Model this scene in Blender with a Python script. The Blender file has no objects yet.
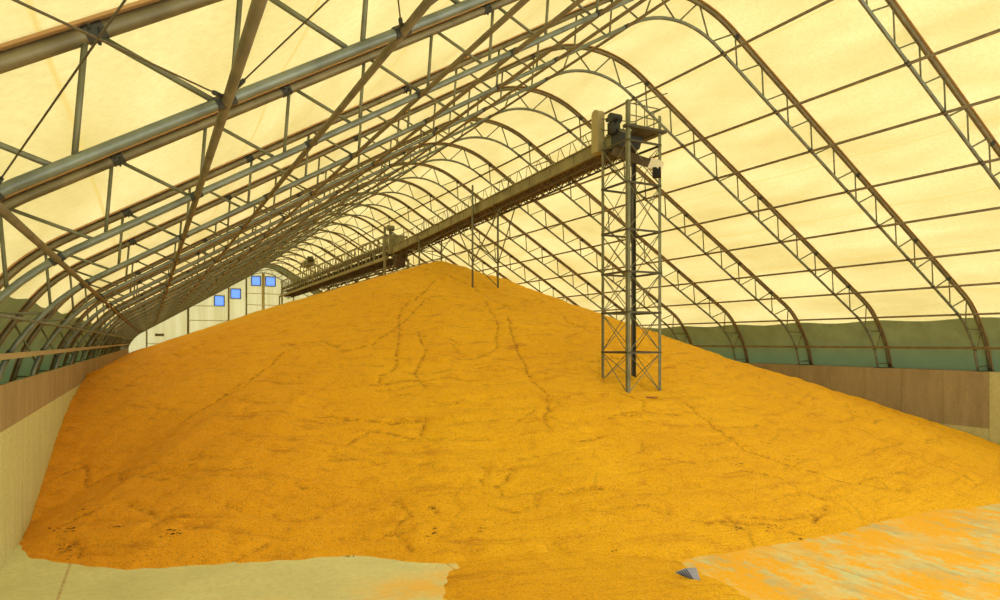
import bpy, bmesh, math, random
from math import sin, cos, pi, sqrt, atan2, hypot
from mathutils import Vector, noise
import numpy as np

# ------------------------------------------------------------------ camera
FPX, TH = 660.0, math.atan(350 / 660.0)      # focal length in pixels, yaw away from the building axis
CAMZ = 4.0
scn = bpy.context.scene
cam_data = bpy.data.cameras.new('camera'); cam = bpy.data.objects.new('camera', cam_data)
scn.collection.objects.link(cam); scn.camera = cam
cam_data.sensor_width = 36; cam_data.lens = FPX / 1000 * 36; cam_data.shift_y = 0.042
cam_data.clip_start = 0.05; cam_data.clip_end = 500
cam.location = (0, 0, CAMZ); cam.rotation_euler = (pi / 2, 0, -TH)

# ------------------------------------------------------------------ light
world = bpy.data.worlds.new('world'); scn.world = world; world.use_nodes = True
wn = world.node_tree; wb = wn.nodes['Background']
wb.inputs[0].default_value = (1.0, 0.975, 0.80, 1); wb.inputs[1].default_value = 2.3
sd = bpy.data.lights.new('sun', 'SUN'); sd.energy = 1.9; sd.angle = math.radians(3); sd.color = (1, 0.95, 0.82)
sun = bpy.data.objects.new('sun', sd); scn.collection.objects.link(sun)
sun.rotation_euler = (math.radians(8), math.radians(24), 0)
sun.location = (13, 30, 40)
vs = scn.view_settings
vs.view_transform = 'Standard'; vs.look = 'None'; vs.gamma = 1; vs.use_curve_mapping = False
vs.exposure = -0.04

C = scn.collection
R = random.Random(4)
XM = 13.3                                     # ridge line
Y1, PITCH = 14.28, 4.094
def YN(n): return Y1 + (n - 1) * PITCH
YEND = YN(20)
YFRONT = -3.0

# ------------------------------------------------------------------ materials
def mat(name, col, rough=0.6, metal=0.0, var=0.0, scale=4.0, bump=0.0, bscale=60.0, col2=None, stretch=(1, 1, 1)):
    m = bpy.data.materials.new(name); m.use_nodes = True
    nt = m.node_tree; b = nt.nodes['Principled BSDF']
    b.inputs['Base Color'].default_value = (*col, 1); b.inputs['Roughness'].default_value = rough
    b.inputs['Metallic'].default_value = metal
    tc = nt.nodes.new('ShaderNodeTexCoord'); mp = nt.nodes.new('ShaderNodeMapping')
    mp.inputs['Scale'].default_value = stretch; nt.links.new(tc.outputs['Object'], mp.inputs[0])
    if var or col2:
        n = nt.nodes.new('ShaderNodeTexNoise'); n.inputs['Scale'].default_value = scale; n.inputs['Detail'].default_value = 6
        nt.links.new(mp.outputs[0], n.inputs[0])
        r = nt.nodes.new('ShaderNodeValToRGB')
        c2 = col2 or tuple(c * (1 - var) for c in col)
        r.color_ramp.elements[0].color = (*c2, 1); r.color_ramp.elements[1].color = (*col, 1)
        r.color_ramp.elements[0].position = 0.36; r.color_ramp.elements[1].position = 0.62
        nt.links.new(n.outputs[0], r.inputs[0]); nt.links.new(r.outputs[0], b.inputs['Base Color'])
    if bump:
        n = nt.nodes.new('ShaderNodeTexNoise'); n.inputs['Scale'].default_value = bscale
        nt.links.new(tc.outputs['Object'], n.inputs[0])
        bp = nt.nodes.new('ShaderNodeBump'); bp.inputs['Strength'].default_value = bump; bp.inputs['Distance'].default_value = 0.02
        nt.links.new(n.outputs[0], bp.inputs['Height']); nt.links.new(bp.outputs[0], b.inputs['Normal'])
    return m

class G:
    """tiny node-graph helper"""
    def __init__(s, name):
        s.m = bpy.data.materials.new(name); s.m.use_nodes = True; s.nt = s.m.node_tree; s.nt.nodes.clear()
        s.out = s.nt.nodes.new('ShaderNodeOutputMaterial')
    def n(s, t, **kw):
        x = s.nt.nodes.new('ShaderNode' + t)
        for k, v in kw.items(): setattr(x, k, v)
        return x
    def l(s, a, b): s.nt.links.new(a, b)
    def math(s, op, a, b=None, c=None):
        x = s.n('Math', operation=op)
        for i, v in enumerate((a, b, c)):
            if v is None: continue
            if isinstance(v, (int, float)): x.inputs[i].default_value = v
            else: s.l(v, x.inputs[i])
        return x.outputs[0]
    def mix(s, f, a, b, blend='MIX'):
        x = s.n('Mix', data_type='RGBA', blend_type=blend)
        for i, v in ((0, f), (6, a), (7, b)):
            if isinstance(v, (int, float)): x.inputs[i].default_value = v
            elif isinstance(v, tuple): x.inputs[i].default_value = (*v, 1)
            else: s.l(v, x.inputs[i])
        return x.outputs[2]
    def noise(s, vec, scale, detail=4, rough=0.5):
        x = s.n('TexNoise'); x.inputs['Scale'].default_value = scale; x.inputs['Detail'].default_value = detail
        x.inputs['Roughness'].default_value = rough
        s.l(vec, x.inputs[0]); return x.outputs[0]
    def remap(s, v, a, b, c=0.0, d=1.0):
        x = s.n('MapRange'); x.clamp = True; s.l(v, x.inputs[0])
        for i, q in enumerate((a, b, c, d)): x.inputs[i + 1].default_value = q
        return x.outputs[0]
    def mapping(s, vec, scale=(1, 1, 1), rot=(0, 0, 0)):
        x = s.n('Mapping'); x.inputs['Scale'].default_value = scale; x.inputs['Rotation'].default_value = rot
        s.l(vec, x.inputs[0]); return x.outputs[0]

M = {}
M['galv'] = mat('galvanised_steel', (0.205, 0.235, 0.205), 0.38, 0.45, 0.35, 3.0)
M['outer'] = mat('dull_grey_steel', (0.215, 0.185, 0.11), 0.42, 0.4, 0.35, 3.0)
M['brown'] = mat('brown_steel', (0.195, 0.15, 0.08), 0.5, 0.2, 0.3, 3.0)
M['keder'] = mat('orange_brown_strip', (0.42, 0.24, 0.09), 0.7)
M['dark'] = mat('dark_clamp_steel', (0.045, 0.05, 0.05), 0.5, 0.4)
M['web'] = mat('web_steel', (0.19, 0.19, 0.115), 0.5, 0.3, 0.3, 4.0)
M['cable'] = mat('steel_cable', (0.12, 0.10, 0.07), 0.5, 0.5)
M['pale'] = mat('pale_wood_rail', (0.40, 0.33, 0.19), 0.7)
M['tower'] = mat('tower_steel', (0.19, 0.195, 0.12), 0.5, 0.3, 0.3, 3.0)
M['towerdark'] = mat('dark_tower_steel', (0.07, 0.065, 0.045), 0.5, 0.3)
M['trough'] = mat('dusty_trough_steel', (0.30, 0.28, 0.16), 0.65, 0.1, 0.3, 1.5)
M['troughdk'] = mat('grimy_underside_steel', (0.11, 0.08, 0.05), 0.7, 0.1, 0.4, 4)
M['belt'] = mat('rubber_belt', (0.03, 0.03, 0.03), 0.8)
M['motor'] = mat('motor_housing', (0.035, 0.04, 0.045), 0.5, 0.2)
M['cover'] = mat('pale_belt_cover', (0.36, 0.31, 0.16), 0.6)
M['black'] = mat('black_opening', (0.01, 0.01, 0.01), 0.9)
M['white'] = mat('whitish_box', (0.75, 0.72, 0.6), 0.6)

def fabric_mat():
    g = G('translucent_roof_fabric')
    uv = g.n('UVMap'); sx = g.n('SeparateXYZ'); g.l(uv.outputs[0], sx.inputs[0])
    u, v = sx.outputs[0], sx.outputs[1]                  # u: metres along the arch, v: metres along the hall
    tc = g.n('TexCoord')
    base = g.noise(g.mapping(uv.outputs[0], (0.55, 0.16, 1)), 1.0, 8, 0.62)
    fine = g.noise(g.mapping(uv.outputs[0], (9, 9, 1)), 1.0, 6, 0.8)
    col = g.mix(g.remap(base, 0.34, 0.66), (0.48, 0.41, 0.175), (0.65, 0.585, 0.315))
    col = g.mix(g.remap(fine, 0.34, 0.60, 0.42, 0.0), col, (0.33, 0.26, 0.09))
    # welded seams along the hall, 2.74 m apart
    f = g.math('ABSOLUTE', g.math('SUBTRACT', g.math('FRACT', g.math('DIVIDE', g.math('ADD', u, 20 * 2.74 + 1.05), 2.74)), 0.5))
    seam = g.remap(f, 0.003, 0.014, 1.0, 0.0)
    col = g.mix(g.math('MULTIPLY', seam, 0.8), col, (0.50, 0.38, 0.12))
    tr = g.n('BsdfTranslucent'); df = g.n('BsdfDiffuse'); mx = g.n('MixShader')
    g.l(col, tr.inputs[0]); g.l(g.mix(0.75, col, (0.85, 0.82, 0.62)), df.inputs[0])
    mx.inputs[0].default_value = 0.42
    g.l(tr.outputs[0], mx.inputs[1]); g.l(df.outputs[0], mx.inputs[2]); g.l(mx.outputs[0], g.out.inputs[0])
    return g.m
M['fabric'] = fabric_mat()

def liner_mat():
    g = G('dark_green_liner_fabric')
    tc = g.n('TexCoord'); sx = g.n('SeparateXYZ'); g.l(tc.outputs['Object'], sx.inputs[0])
    n = g.noise(tc.outputs['Object'], 1.3, 6, 0.6)
    col = g.mix(g.remap(n, 0.35, 0.65), (0.25, 0.32, 0.23), (0.31, 0.39, 0.28))
    col = g.mix(g.remap(sx.outputs[2], 3.2, 4.1, 0.75, 0.0), col, (0.19, 0.35, 0.34))
    tr = g.n('BsdfTranslucent'); df = g.n('BsdfDiffuse'); mx = g.n('MixShader')
    g.l(col, tr.inputs[0]); g.l(col, df.inputs[0]); mx.inputs[0].default_value = 0.75
    g.l(tr.outputs[0], mx.inputs[1]); g.l(df.outputs[0], mx.inputs[2]); g.l(mx.outputs[0], g.out.inputs[0])
    return g.m
M['liner'] = liner_mat()

def gable_mat():
    g = G('pale_gable_cladding')
    tc = g.n('TexCoord'); o = tc.outputs['Object']; sx = g.n('SeparateXYZ'); g.l(o, sx.inputs[0])
    n = g.noise(g.mapping(o, (1.0, 1, 0.12)), 1.2, 5)
    col = g.mix(g.remap(n, 0.35, 0.65), (0.50, 0.46, 0.25), (0.58, 0.55, 0.34))
    w = g.math('ABSOLUTE', g.math('SUBTRACT', g.math('FRACT', g.math('MULTIPLY', sx.outputs[0], 1.0)), 0.5))
    col = g.mix(g.remap(w, 0.0, 0.05, 0.35, 0.0), col, (0.38, 0.33, 0.15))
    tr = g.n('BsdfTranslucent'); df = g.n('BsdfDiffuse'); mx = g.n('MixShader')
    g.l(col, tr.inputs[0]); g.l(col, df.inputs[0]); mx.inputs[0].default_value = 0.45
    g.l(tr.outputs[0], mx.inputs[1]); g.l(df.outputs[0], mx.inputs[2]); g.l(mx.outputs[0], g.out.inputs[0])
    return g.m
M['gable'] = gable_mat()
def pane_mat():
    g = G('blue_window_film')
    tr = g.n('BsdfTranslucent'); tr.inputs[0].default_value = (0.34, 0.50, 0.98, 1)
    gl = g.n('BsdfGlossy'); gl.inputs['Roughness'].default_value = 0.15
    mx = g.n('MixShader'); mx.inputs[0].default_value = 0.06
    g.l(tr.outputs[0], mx.inputs[1]); g.l(gl.outputs[0], mx.inputs[2]); g.l(mx.outputs[0], g.out.inputs[0])
    return g.m
M['pane'] = pane_mat()
M['winframe'] = mat('blue_grey_window_frame', (0.10, 0.16, 0.24), 0.6)
M['post'] = mat('gable_post_steel', (0.30, 0.27, 0.15), 0.6)
M['girt'] = mat('gable_girt', (0.62, 0.56, 0.32), 0.7)

def corn_mat():
    g = G('shelled_corn')
    tc = g.n('TexCoord'); o = tc.outputs['Object']
    sx = g.n('SeparateXYZ'); g.l(o, sx.inputs[0])
    dx = g.math('SUBTRACT', sx.outputs[0], 13.3); dy = g.math('SUBTRACT', 31.6, sx.outputs[1])
    rad = g.math('SQRT', g.math('ADD', g.math('MULTIPLY', dx, dx), g.math('MULTIPLY', dy, dy)))
    ang = g.math('ARCTAN2', dx, dy)
    cb = g.n('CombineXYZ'); g.l(g.math('MULTIPLY', ang, 9.0), cb.inputs[0]); g.l(g.math('MULTIPLY', rad, 2.4), cb.inputs[1])
    terr = g.noise(cb.outputs[0], 1.0, 9, 0.72)                      # creep terraces round the cone
    cb2 = g.n('CombineXYZ'); g.l(g.math('MULTIPLY', ang, 34.0), cb2.inputs[0]); g.l(g.math('MULTIPLY', rad, 0.35), cb2.inputs[1])
    chute = g.noise(cb2.outputs[0], 1.0, 6, 0.6)                     # run-down furrows
    big = g.noise(o, 0.22, 5, 0.55); mid = g.noise(o, 2.4, 8, 0.72); zone = g.noise(o, 0.45, 3, 0.5)
    vor = g.n('TexVoronoi'); vor.inputs['Scale'].default_value = 52; g.l(o, vor.inputs[0])
    sep = g.n('SeparateColor'); g.l(vor.outputs['Color'], sep.inputs[0])
    col = g.mix(g.remap(big, 0.38, 0.62), (0.89, 0.46, 0.010), (0.96, 0.53, 0.012))
    col = g.mix(g.remap(sx.outputs[0], 6.5, -2.0, 0.0, 0.75), col, (0.98, 0.36, 0.018))   # weaker light by the left wall, painted in as redder corn
    tz = g.math('MULTIPLY', g.remap(terr, 0.47, 0.36), g.remap(zone, 0.42, 0.60, 0.25, 1.0))
    col = g.mix(g.math('MULTIPLY', tz, 0.60), col, (0.50, 0.165, 0.010))                  # broken grain and fines
    col = g.mix(g.remap(mid, 0.34, 0.48, 0.38, 0.0), col, (0.55, 0.185, 0.010))
    col = g.mix(g.math('MULTIPLY', g.remap(sep.outputs[0], 0.70, 1.0), 0.6), col, (0.98, 0.62, 0.10))
    col = g.mix(g.math('MULTIPLY', g.remap(sep.outputs[1], 0.78, 0.95), 0.55), col, (0.45, 0.15, 0.015))
    at = g.n('Attribute', attribute_name='slip_shade')
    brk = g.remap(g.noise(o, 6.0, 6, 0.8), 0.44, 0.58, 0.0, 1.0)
    col = g.mix(g.math('MULTIPLY', g.math('MULTIPLY', at.outputs['Fac'], brk), 0.85), col, (0.22, 0.07, 0.012))  # shade of the carved slips, painted into the corn as dark broken lines
    b = g.n('BsdfPrincipled'); g.l(col, b.inputs['Base Color']); b.inputs['Roughness'].default_value = 0.75
    b.inputs['Specular IOR Level'].default_value = 0.15
    h = g.math('ADD', g.math('MULTIPLY', vor.outputs['Distance'], -0.35), g.math('MULTIPLY', mid, 2.0))
    h = g.math('ADD', h, g.math('MULTIPLY', terr, 4.5)); h = g.math('ADD', h, g.math('MULTIPLY', chute, 1.5))
    bp = g.n('Bump'); bp.inputs['Strength'].default_value = 0.7; bp.inputs['Distance'].default_value = 0.06
    g.l(h, bp.inputs['Height']); g.l(bp.outputs[0], b.inputs['Normal']); g.l(b.outputs[0], g.out.inputs[0])
    return g.m
M['corn'] = corn_mat()

def floor_mat():
    g = G('dusty_concrete_floor')
    tc = g.n('TexCoord'); o = tc.outputs['Object']; sx = g.n('SeparateXYZ'); g.l(o, sx.inputs[0])
    n = g.noise(o, 0.7, 8, 0.65); f = g.noise(o, 9, 6, 0.7)
    conc = g.mix(g.remap(n, 0.3, 0.7), (0.63, 0.61, 0.35), (0.76, 0.75, 0.46))
    conc = g.mix(g.remap(f, 0.35, 0.6, 0.30, 0.0), conc, (0.44, 0.38, 0.20))
    # joints
    for ax, sp, off in ((0, 6.0, 4.27), (1, 5.2, 2.6)):
        q = g.math('ABSOLUTE', g.math('SUBTRACT', g.math('FRACT', g.math('DIVIDE', g.math('ADD', sx.outputs[ax], off + 42), sp)), 0.5))
        conc = g.mix(g.math('MULTIPLY', g.remap(q, 0.0, 0.006 if ax == 0 else 0.003, 0.85, 0.0), g.remap(f, 0.35, 0.6)), conc, (0.34, 0.11, 0.03) if ax == 0 else (0.35, 0.30, 0.16))
    # grey tyre scuffs and scattered grain, streaked along the driving direction
    st = g.noise(g.mapping(o, (0.9, 0.42, 1), (0, 0, math.radians(-16))), 1.5, 12, 0.78)
    grey = g.noise(g.mapping(o, (1.0, 0.35, 1), (0, 0, math.radians(-12))), 1.3, 10, 0.75)
    right = g.remap(sx.outputs[0], 6.0, 8.5)
    conc = g.mix(g.math('MULTIPLY', g.remap(grey, 0.47, 0.58), g.math('MULTIPLY', right, 0.75)), conc, (0.50, 0.39, 0.21))
    kern = g.noise(g.mapping(o, (1, .6, 1)), 17, 6, 0.85)
    m1 = g.remap(st, 0.46, 0.525)
    m1 = g.math('MULTIPLY', m1, right)
    m1 = g.math('MULTIPLY', m1, g.remap(kern, 0.38, 0.50, 0.55, 1.0))
    near = g.math('MULTIPLY', g.remap(sx.outputs[1], 11.2, 10.2), g.remap(n, 0.42, 0.60, 0.0, 0.7))   # loose grain towards the doors
    m1 = g.math('MAXIMUM', m1, near)
    col = g.mix(m1, conc, (0.88, 0.45, 0.02))
    b = g.n('BsdfPrincipled'); g.l(col, b.inputs['Base Color']); b.inputs['Roughness'].default_value = 0.85
    b.inputs['Specular IOR Level'].default_value = 0.2
    bp = g.n('Bump'); bp.inputs['Strength'].default_value = 0.25; bp.inputs['Distance'].default_value = 0.03
    g.l(g.math('ADD', f, kern), bp.inputs['Height']); g.l(bp.outputs[0], b.inputs['Normal']); g.l(b.outputs[0], g.out.inputs[0])
    return g.m
M['floor'] = floor_mat()

def wall_mat(name, top, light, zsplit, ysplit=None, seam=1.7, seamoff=0.0):
    g = G(name)
    tc = g.n('TexCoord'); o = tc.outputs['Object']; sx = g.n('SeparateXYZ'); g.l(o, sx.inputs[0])
    n = g.noise(g.mapping(o, (1, 1.2, 0.25)), 2.2, 8, 0.65); f = g.noise(o, 14, 5, 0.7)
    yy = g.math('DIVIDE', g.math('ADD', sx.outputs[1], seamoff + 34 * seam), seam)
    wn_ = g.n('TexWhiteNoise', noise_dimensions='1D'); g.l(g.math('FLOOR', yy), wn_.inputs['W'])
    brown = g.mix(g.remap(n, 0.3, 0.7), tuple(c * 0.72 for c in top), tuple(min(1, c * 1.15) for c in top))
    brown = g.mix(g.math('MULTIPLY', wn_.outputs[0], 0.35), brown, tuple(min(1, c * 1.35) for c in top))
    conc = g.mix(g.remap(n, 0.3, 0.7), tuple(c * 0.85 for c in light), light)
    mask = g.remap(sx.outputs[2], zsplit - 0.02, zsplit + 0.02)
    if ysplit is not None: mask = g.math('MULTIPLY', mask, g.remap(sx.outputs[1], ysplit - 0.02, ysplit + 0.02))
    col = g.mix(mask, conc, brown)
    col = g.mix(g.remap(f, 0.38, 0.60, 0.22, 0.0), col, tuple(c * 0.5 for c in top))
    q = g.math('ABSOLUTE', g.math('SUBTRACT', g.math('FRACT', yy), 0.5))
    q = g.math('SUBTRACT', 0.5, q)
    col = g.mix(g.remap(q, 0.0, 0.012, 0.6, 0.0), col, (0.12, 0.09, 0.05))
    b = g.n('BsdfPrincipled'); g.l(col, b.inputs['Base Color']); b.inputs['Roughness'].default_value = 0.85
    b.inputs['Specular IOR Level'].default_value = 0.2
    g.l(b.outputs[0], g.out.inputs[0])
    return g.m
M['wallR'] = wall_mat('stained_concrete_panels', (0.33, 0.265, 0.16), (0.55, 0.54, 0.28), 0.62, 13.8, 1.7, -13.8)
M['wallL'] = wall_mat('pale_concrete_wall', (0.42, 0.27, 0.15), (0.72, 0.72, 0.38), 9.0, None, 2.4, 0.3)
M['board'] = wall_mat('brown_plywood_boards', (0.41, 0.315, 0.175), (0.5, 0.5, 0.3), -9.0, None, 1.2, 0.1)
M['husk'] = mat('dark_husk', (0.15, 0.05, 0.012), 0.9, 0, 0.4, 20)
M['scrap'] = mat('blue_grey_plastic', (0.28, 0.30, 0.42), 0.5, 0, 0.2, 6)
M['scrapdk'] = mat('dark_ribs', (0.02, 0.03, 0.05), 0.6)
M['redplate'] = mat('red_brown_plate', (0.30, 0.05, 0.02), 0.6)

# ------------------------------------------------------------------ mesh helpers
class MB:
    def __init__(s): s.v = []; s.f = []
    def tube(s, pts, r, n=8, caps=True):
        pts = [Vector(p) for p in pts]; N = len(pts); base = len(s.v)
        ups = None
        for i, p in enumerate(pts):
            t = (pts[min(i + 1, N - 1)] - pts[max(i - 1, 0)]).normalized()
            if ups is None:
                a = Vector((0, 0, 1)) if abs(t.z) < 0.9 else Vector((1, 0, 0))
                ups = (a - t * a.dot(t)).normalized()
            else: ups = (ups - t * ups.dot(t)).normalized()
            w = t.cross(ups); rr = r[i] if isinstance(r, (list, tuple)) else r
            for k in range(n):
                a = 2 * pi * k / n + pi / n; s.v.append(p + (ups * cos(a) + w * sin(a)) * rr)
        for i in range(N - 1):
            for k in range(n):
                a = base + i * n + k; b = base + i * n + (k + 1) % n
                s.f.append((a, b, b + n, a + n))
        if caps:
            s.f.append(tuple(base + k for k in reversed(range(n)))); s.f.append(tuple(base + (N - 1) * n + k for k in range(n)))
        return s
    def bar(s, a, b, w, h=None, up=(0, 0, 1)):
        a = Vector(a); b = Vector(b); h = w if h is None else h; t = (b - a).normalized(); u = Vector(up)
        if abs(t.dot(u)) > 0.98: u = Vector((1, 0, 0))
        u = (u - t * u.dot(t)).normalized(); q = t.cross(u); base = len(s.v)
        for p in (a, b):
            for i, j in ((-1, -1), (1, -1), (1, 1), (-1, 1)): s.v.append(p + q * (i * w / 2) + u * (j * h / 2))
        for f in ((3, 2, 1, 0), (4, 5, 6, 7), (0, 1, 5, 4), (1, 2, 6, 5), (2, 3, 7, 6), (3, 0, 4, 7)): s.f.append(tuple(base + k for k in f))
        return s
    def box(s, x0, x1, y0, y1, z0, z1):
        base = len(s.v)
        for z in (z0, z1):
            for x, y in ((x0, y0), (x1, y0), (x1, y1), (x0, y1)): s.v.append(Vector((x, y, z)))
        for f in ((3, 2, 1, 0), (4, 5, 6, 7), (0, 1, 5, 4), (1, 2, 6, 5), (2, 3, 7, 6), (3, 0, 4, 7)): s.f.append(tuple(base + k for k in f))
        return s
    def prism(s, poly, axis, a, b):
        """poly: list of 2-D points, extruded along axis from a to b"""
        base = len(s.v); n = len(poly)
        for q in (a, b):
            for p in poly:
                s.v.append(Vector({'x': (q, p[0], p[1]), 'y': (p[0], q, p[1]), 'z': (p[0], p[1], q)}[axis]))
        s.f.append(tuple(base + k for k in range(n))); s.f.append(tuple(base + n + k for k in reversed(range(n))))
        for k in range(n): s.f.append((base + k, base + n + k, base + n + (k + 1) % n, base + (k + 1) % n))
        return s
    def build(s, name, m, parent=None, off=None, smooth=False):
        me = bpy.data.meshes.new(name)
        o_ = Vector(off) if off is not None else Vector((0, 0, 0))
        me.from_pydata([tuple(v - o_) for v in s.v], [], s.f); me.update()
        bm = bmesh.new(); bm.from_mesh(me); bmesh.ops.recalc_face_normals(bm, faces=bm.faces[:]); bm.to_mesh(me); bm.free()
        if smooth:
            for p in me.polygons: p.use_smooth = len(p.vertices) == 4
        me.materials.append(m)
        o = bpy.data.objects.new(name, me); C.objects.link(o)
        if parent is not None: o.parent = parent
        return o

def tag(o, label, cat, group=None):
    o['label'] = label; o['category'] = cat
    if group: o['group'] = group
    return o
def struct(o): o['kind'] = 'structure'; return o
def empty(name, loc, label, cat, group=None):
    o = bpy.data.objects.new(name, None); C.objects.link(o); o.location = loc; o.empty_display_size = 0.3
    return tag(o, label, cat, group)
def copy_tree(o, parent=None):
    c = o.copy(); C.objects.link(c)
    if parent is not None: c.parent = parent
    for ch in list(kids.get(o.name, [])): copy_tree(ch, c)
    return c
kids = {}

ORD = ['first', 'second', 'third', 'fourth', 'fifth', 'sixth', 'seventh', 'eighth', 'ninth', 'tenth', 'eleventh', 'twelfth',
       'thirteenth', 'fourteenth', 'fifteenth', 'sixteenth', 'seventeenth', 'eighteenth', 'nineteenth', 'twentieth']

# ------------------------------------------------------------------ arch profile (h = distance from the ridge line, z above camera)
def arc_profile(apexline, slope, Rad, low):
    al = math.atan(slope); pts = []
    cz = apexline - Rad / cos(al)
    for i in range(9):
        a = al * i / 8; pts.append((Rad * sin(a), cz + Rad * cos(a)))
    h0 = pts[-1][0]; hl = low[0][0]
    for i in range(1, 11):
        h = h0 + (hl - h0) * i / 11; pts.append((h, apexline - slope * h))
    # smooth the eave bend with a Catmull-Rom through the low points
    P = [pts[-1]] + low + [(2 * low[-1][0] - low[-2][0], 2 * low[-1][1] - low[-2][1])]
    for i in range(1, len(P) - 2):
        for k in range(4):
            t = k / 4
            q = [0.5 * (2 * P[i][d] + (P[i + 1][d] - P[i - 1][d]) * t + (2 * P[i - 1][d] - 5 * P[i][d] + 4 * P[i + 1][d] - P[i + 2][d]) * t * t
                 + (-P[i - 1][d] + 3 * P[i][d] - 3 * P[i + 1][d] + P[i + 2][d]) * t ** 3) for d in (0, 1)]
            pts.append(tuple(q))
    pts.append(low[-1])
    return pts
INN = arc_profile(9.70, 0.60, 3.15, [(14.2, 1.18), (14.9, 0.60), (15.5, -0.24), (15.79, -1.17)])
OUT = arc_profile(10.65, 0.60, 4.25, [(14.7, 1.83), (15.35, 1.32), (15.95, 0.55), (16.4, -0.24), (16.68, -1.17)])
def full(half): return [(-h, z) for h, z in reversed(half[1:])] + list(half)
def offset(poly, d):
    out = []
    for i, p in enumerate(poly):
        a = poly[max(i - 1, 0)]; b = poly[min(i + 1, len(poly) - 1)]
        t = Vector((b[0] - a[0], b[1] - a[1])).normalized(); out.append((p[0] - t.y * d, p[1] + t.x * d))
    return out
INF, OUTF = full(INN), full(OUT)
def cum(poly):
    s = [0]
    for a, b in zip(poly, poly[1:]): s.append(s[-1] + hypot(b[0] - a[0], b[1] - a[1]))
    return s
SI = cum(INN)
def at_s(poly, S, s):
    for i in range(len(S) - 1):
        if s <= S[i + 1] or i == len(S) - 2:
            t = (s - S[i]) / (S[i + 1] - S[i]); a, b = poly[i], poly[i + 1]
            return (a[0] + (b[0] - a[0]) * t, a[1] + (b[1] - a[1]) * t)
def at_h(poly, h):
    for a, b in zip(poly, poly[1:]):
        if a[0] <= h <= b[0]: t = (h - a[0]) / (b[0] - a[0]); return (h, a[1] + (b[1] - a[1]) * t)
    return poly[-1]
def nearest(poly, p):
    best = None
    for a, b in zip(poly, poly[1:]):
        d = Vector((b[0] - a[0], b[1] - a[1])); t = max(0, min(1, ((p[0] - a[0]) * d.x + (p[1] - a[1]) * d.y) / d.length_squared))
        q = (a[0] + d.x * t, a[1] + d.y * t); e = hypot(q[0] - p[0], q[1] - p[1])
        if best is None or e < best[0]: best = (e, q)
    return best[1]
WALLTOP = -1.17 + CAMZ
def Z(z): return z + CAMZ

# ------------------------------------------------------------------ setting: floor, walls, gables, roof
XWL, XWR = -2.3, 28.9                        # inner wall faces
struct(MB().box(-4.2, 30.8, YFRONT, YEND + 0.3, -0.3, 0).build('floor', M['floor']))
wl = MB().box(-3.6, XWL, YFRONT, YEND, 0, Z(-1.58)).box(-3.6, XWL - 0.07, YFRONT, YEND, Z(-1.58), WALLTOP)
struct(wl.build('wall_left', M['wallL']))
struct(MB().box(XWL - 0.06, XWL + 0.005, YFRONT, YEND - 0.02, Z(-1.575), Z(-0.76)).build('trim_1', M['board']))
struct(MB().box(XWR, 30.2, YFRONT, YEND, 0, WALLTOP).build('wall_right', M['wallR']))

COV = offset(OUTF, 0.11)
COVS = cum(COV); smid = COVS[-1] / 2
def cover_part(name, m, y0, y1, ny, s_lo=None, s_hi=None):
    me = bpy.data.meshes.new(name); vs_, fs, uv = [], [], []
    ys = [y0 + (y1 - y0) * j / ny for j in range(ny + 1)]
    for y in ys:
        ph = (y - Y1) / PITCH; sag = 0.07 * sin(pi * (ph - math.floor(ph))) ** 2
        pr = offset(COV, -sag)
        for i, (h, z) in enumerate(pr): vs_.append((XM + h, y, Z(z))); uv.append((COVS[i] - smid, y))
    K = len(COV)
    for j in range(ny):
        for i in range(K - 1): a = j * K + i; fs.append((a, a + 1, a + K + 1, a + K))
    me.from_pydata(vs_, [], fs); ul = me.uv_layers.new(name='UVMap')
    for lp in me.loops: ul.data[lp.index].uv = uv[lp.vertex_index]
    for p in me.polygons: p.use_smooth = True
    me.materials.append(m); o = bpy.data.objects.new(name, me); C.objects.link(o); return struct(o)
cover_part('ceiling', M['fabric'], YN(-3), YN(20), 23 * 8)

# green liner bands above both walls, and round the last bay
def liner(name, side):
    vs_, fs = [], []; ny = 23 * 8; K = 9
    for j in range(ny + 1):
        y = YN(-3) + (YN(20) - YN(-3)) * j / ny
        ph = (y - Y1) / PITCH; w = sin(pi * (ph - math.floor(ph))) ** 2
        ztop = 0.98 - 0.10 * w; pr = offset(OUT, -0.0)
        pts = [p for p in OUT if p[1] < 2.2]
        for i in range(K):
            z = -1.17 + (ztop + 1.17) * i / (K - 1)
            for a, b in zip(OUT, OUT[1:]):
                if b[1] <= z <= a[1]: t = (a[1] - z) / (a[1] - b[1] + 1e-9); h = a[0] + (b[0] - a[0]) * t; break
            h += 0.085 - 0.07 * w
            vs_.append((XM + side * h, y, Z(z)))
    for j in range(ny):
        for i in range(K - 1): a = j * K + i; fs.append((a, a + 1, a + K + 1, a + K))
    me = bpy.data.meshes.new(name); me.from_pydata(vs_, [], fs)
    for p in me.polygons: p.use_smooth = True
    me.materials.append(M['liner']); o = bpy.data.objects.new(name, me); C.objects.link(o); struct(o)
liner('trim_2', -1); liner('trim_3', 1)
bd = MB(); pr = offset(OUTF, 0.0); ya, yb = YN(19) + 0.1, YN(20) - 0.6
for i, (h, z) in enumerate(pr): bd.v += [Vector((XM + h, ya, Z(z))), Vector((XM + h, yb, Z(z)))]
for i in range(len(pr) - 1): bd.f.append((2 * i, 2 * i + 1, 2 * i + 3, 2 * i + 2))
struct(bd.build('trim_4', M['liner']))

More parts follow.
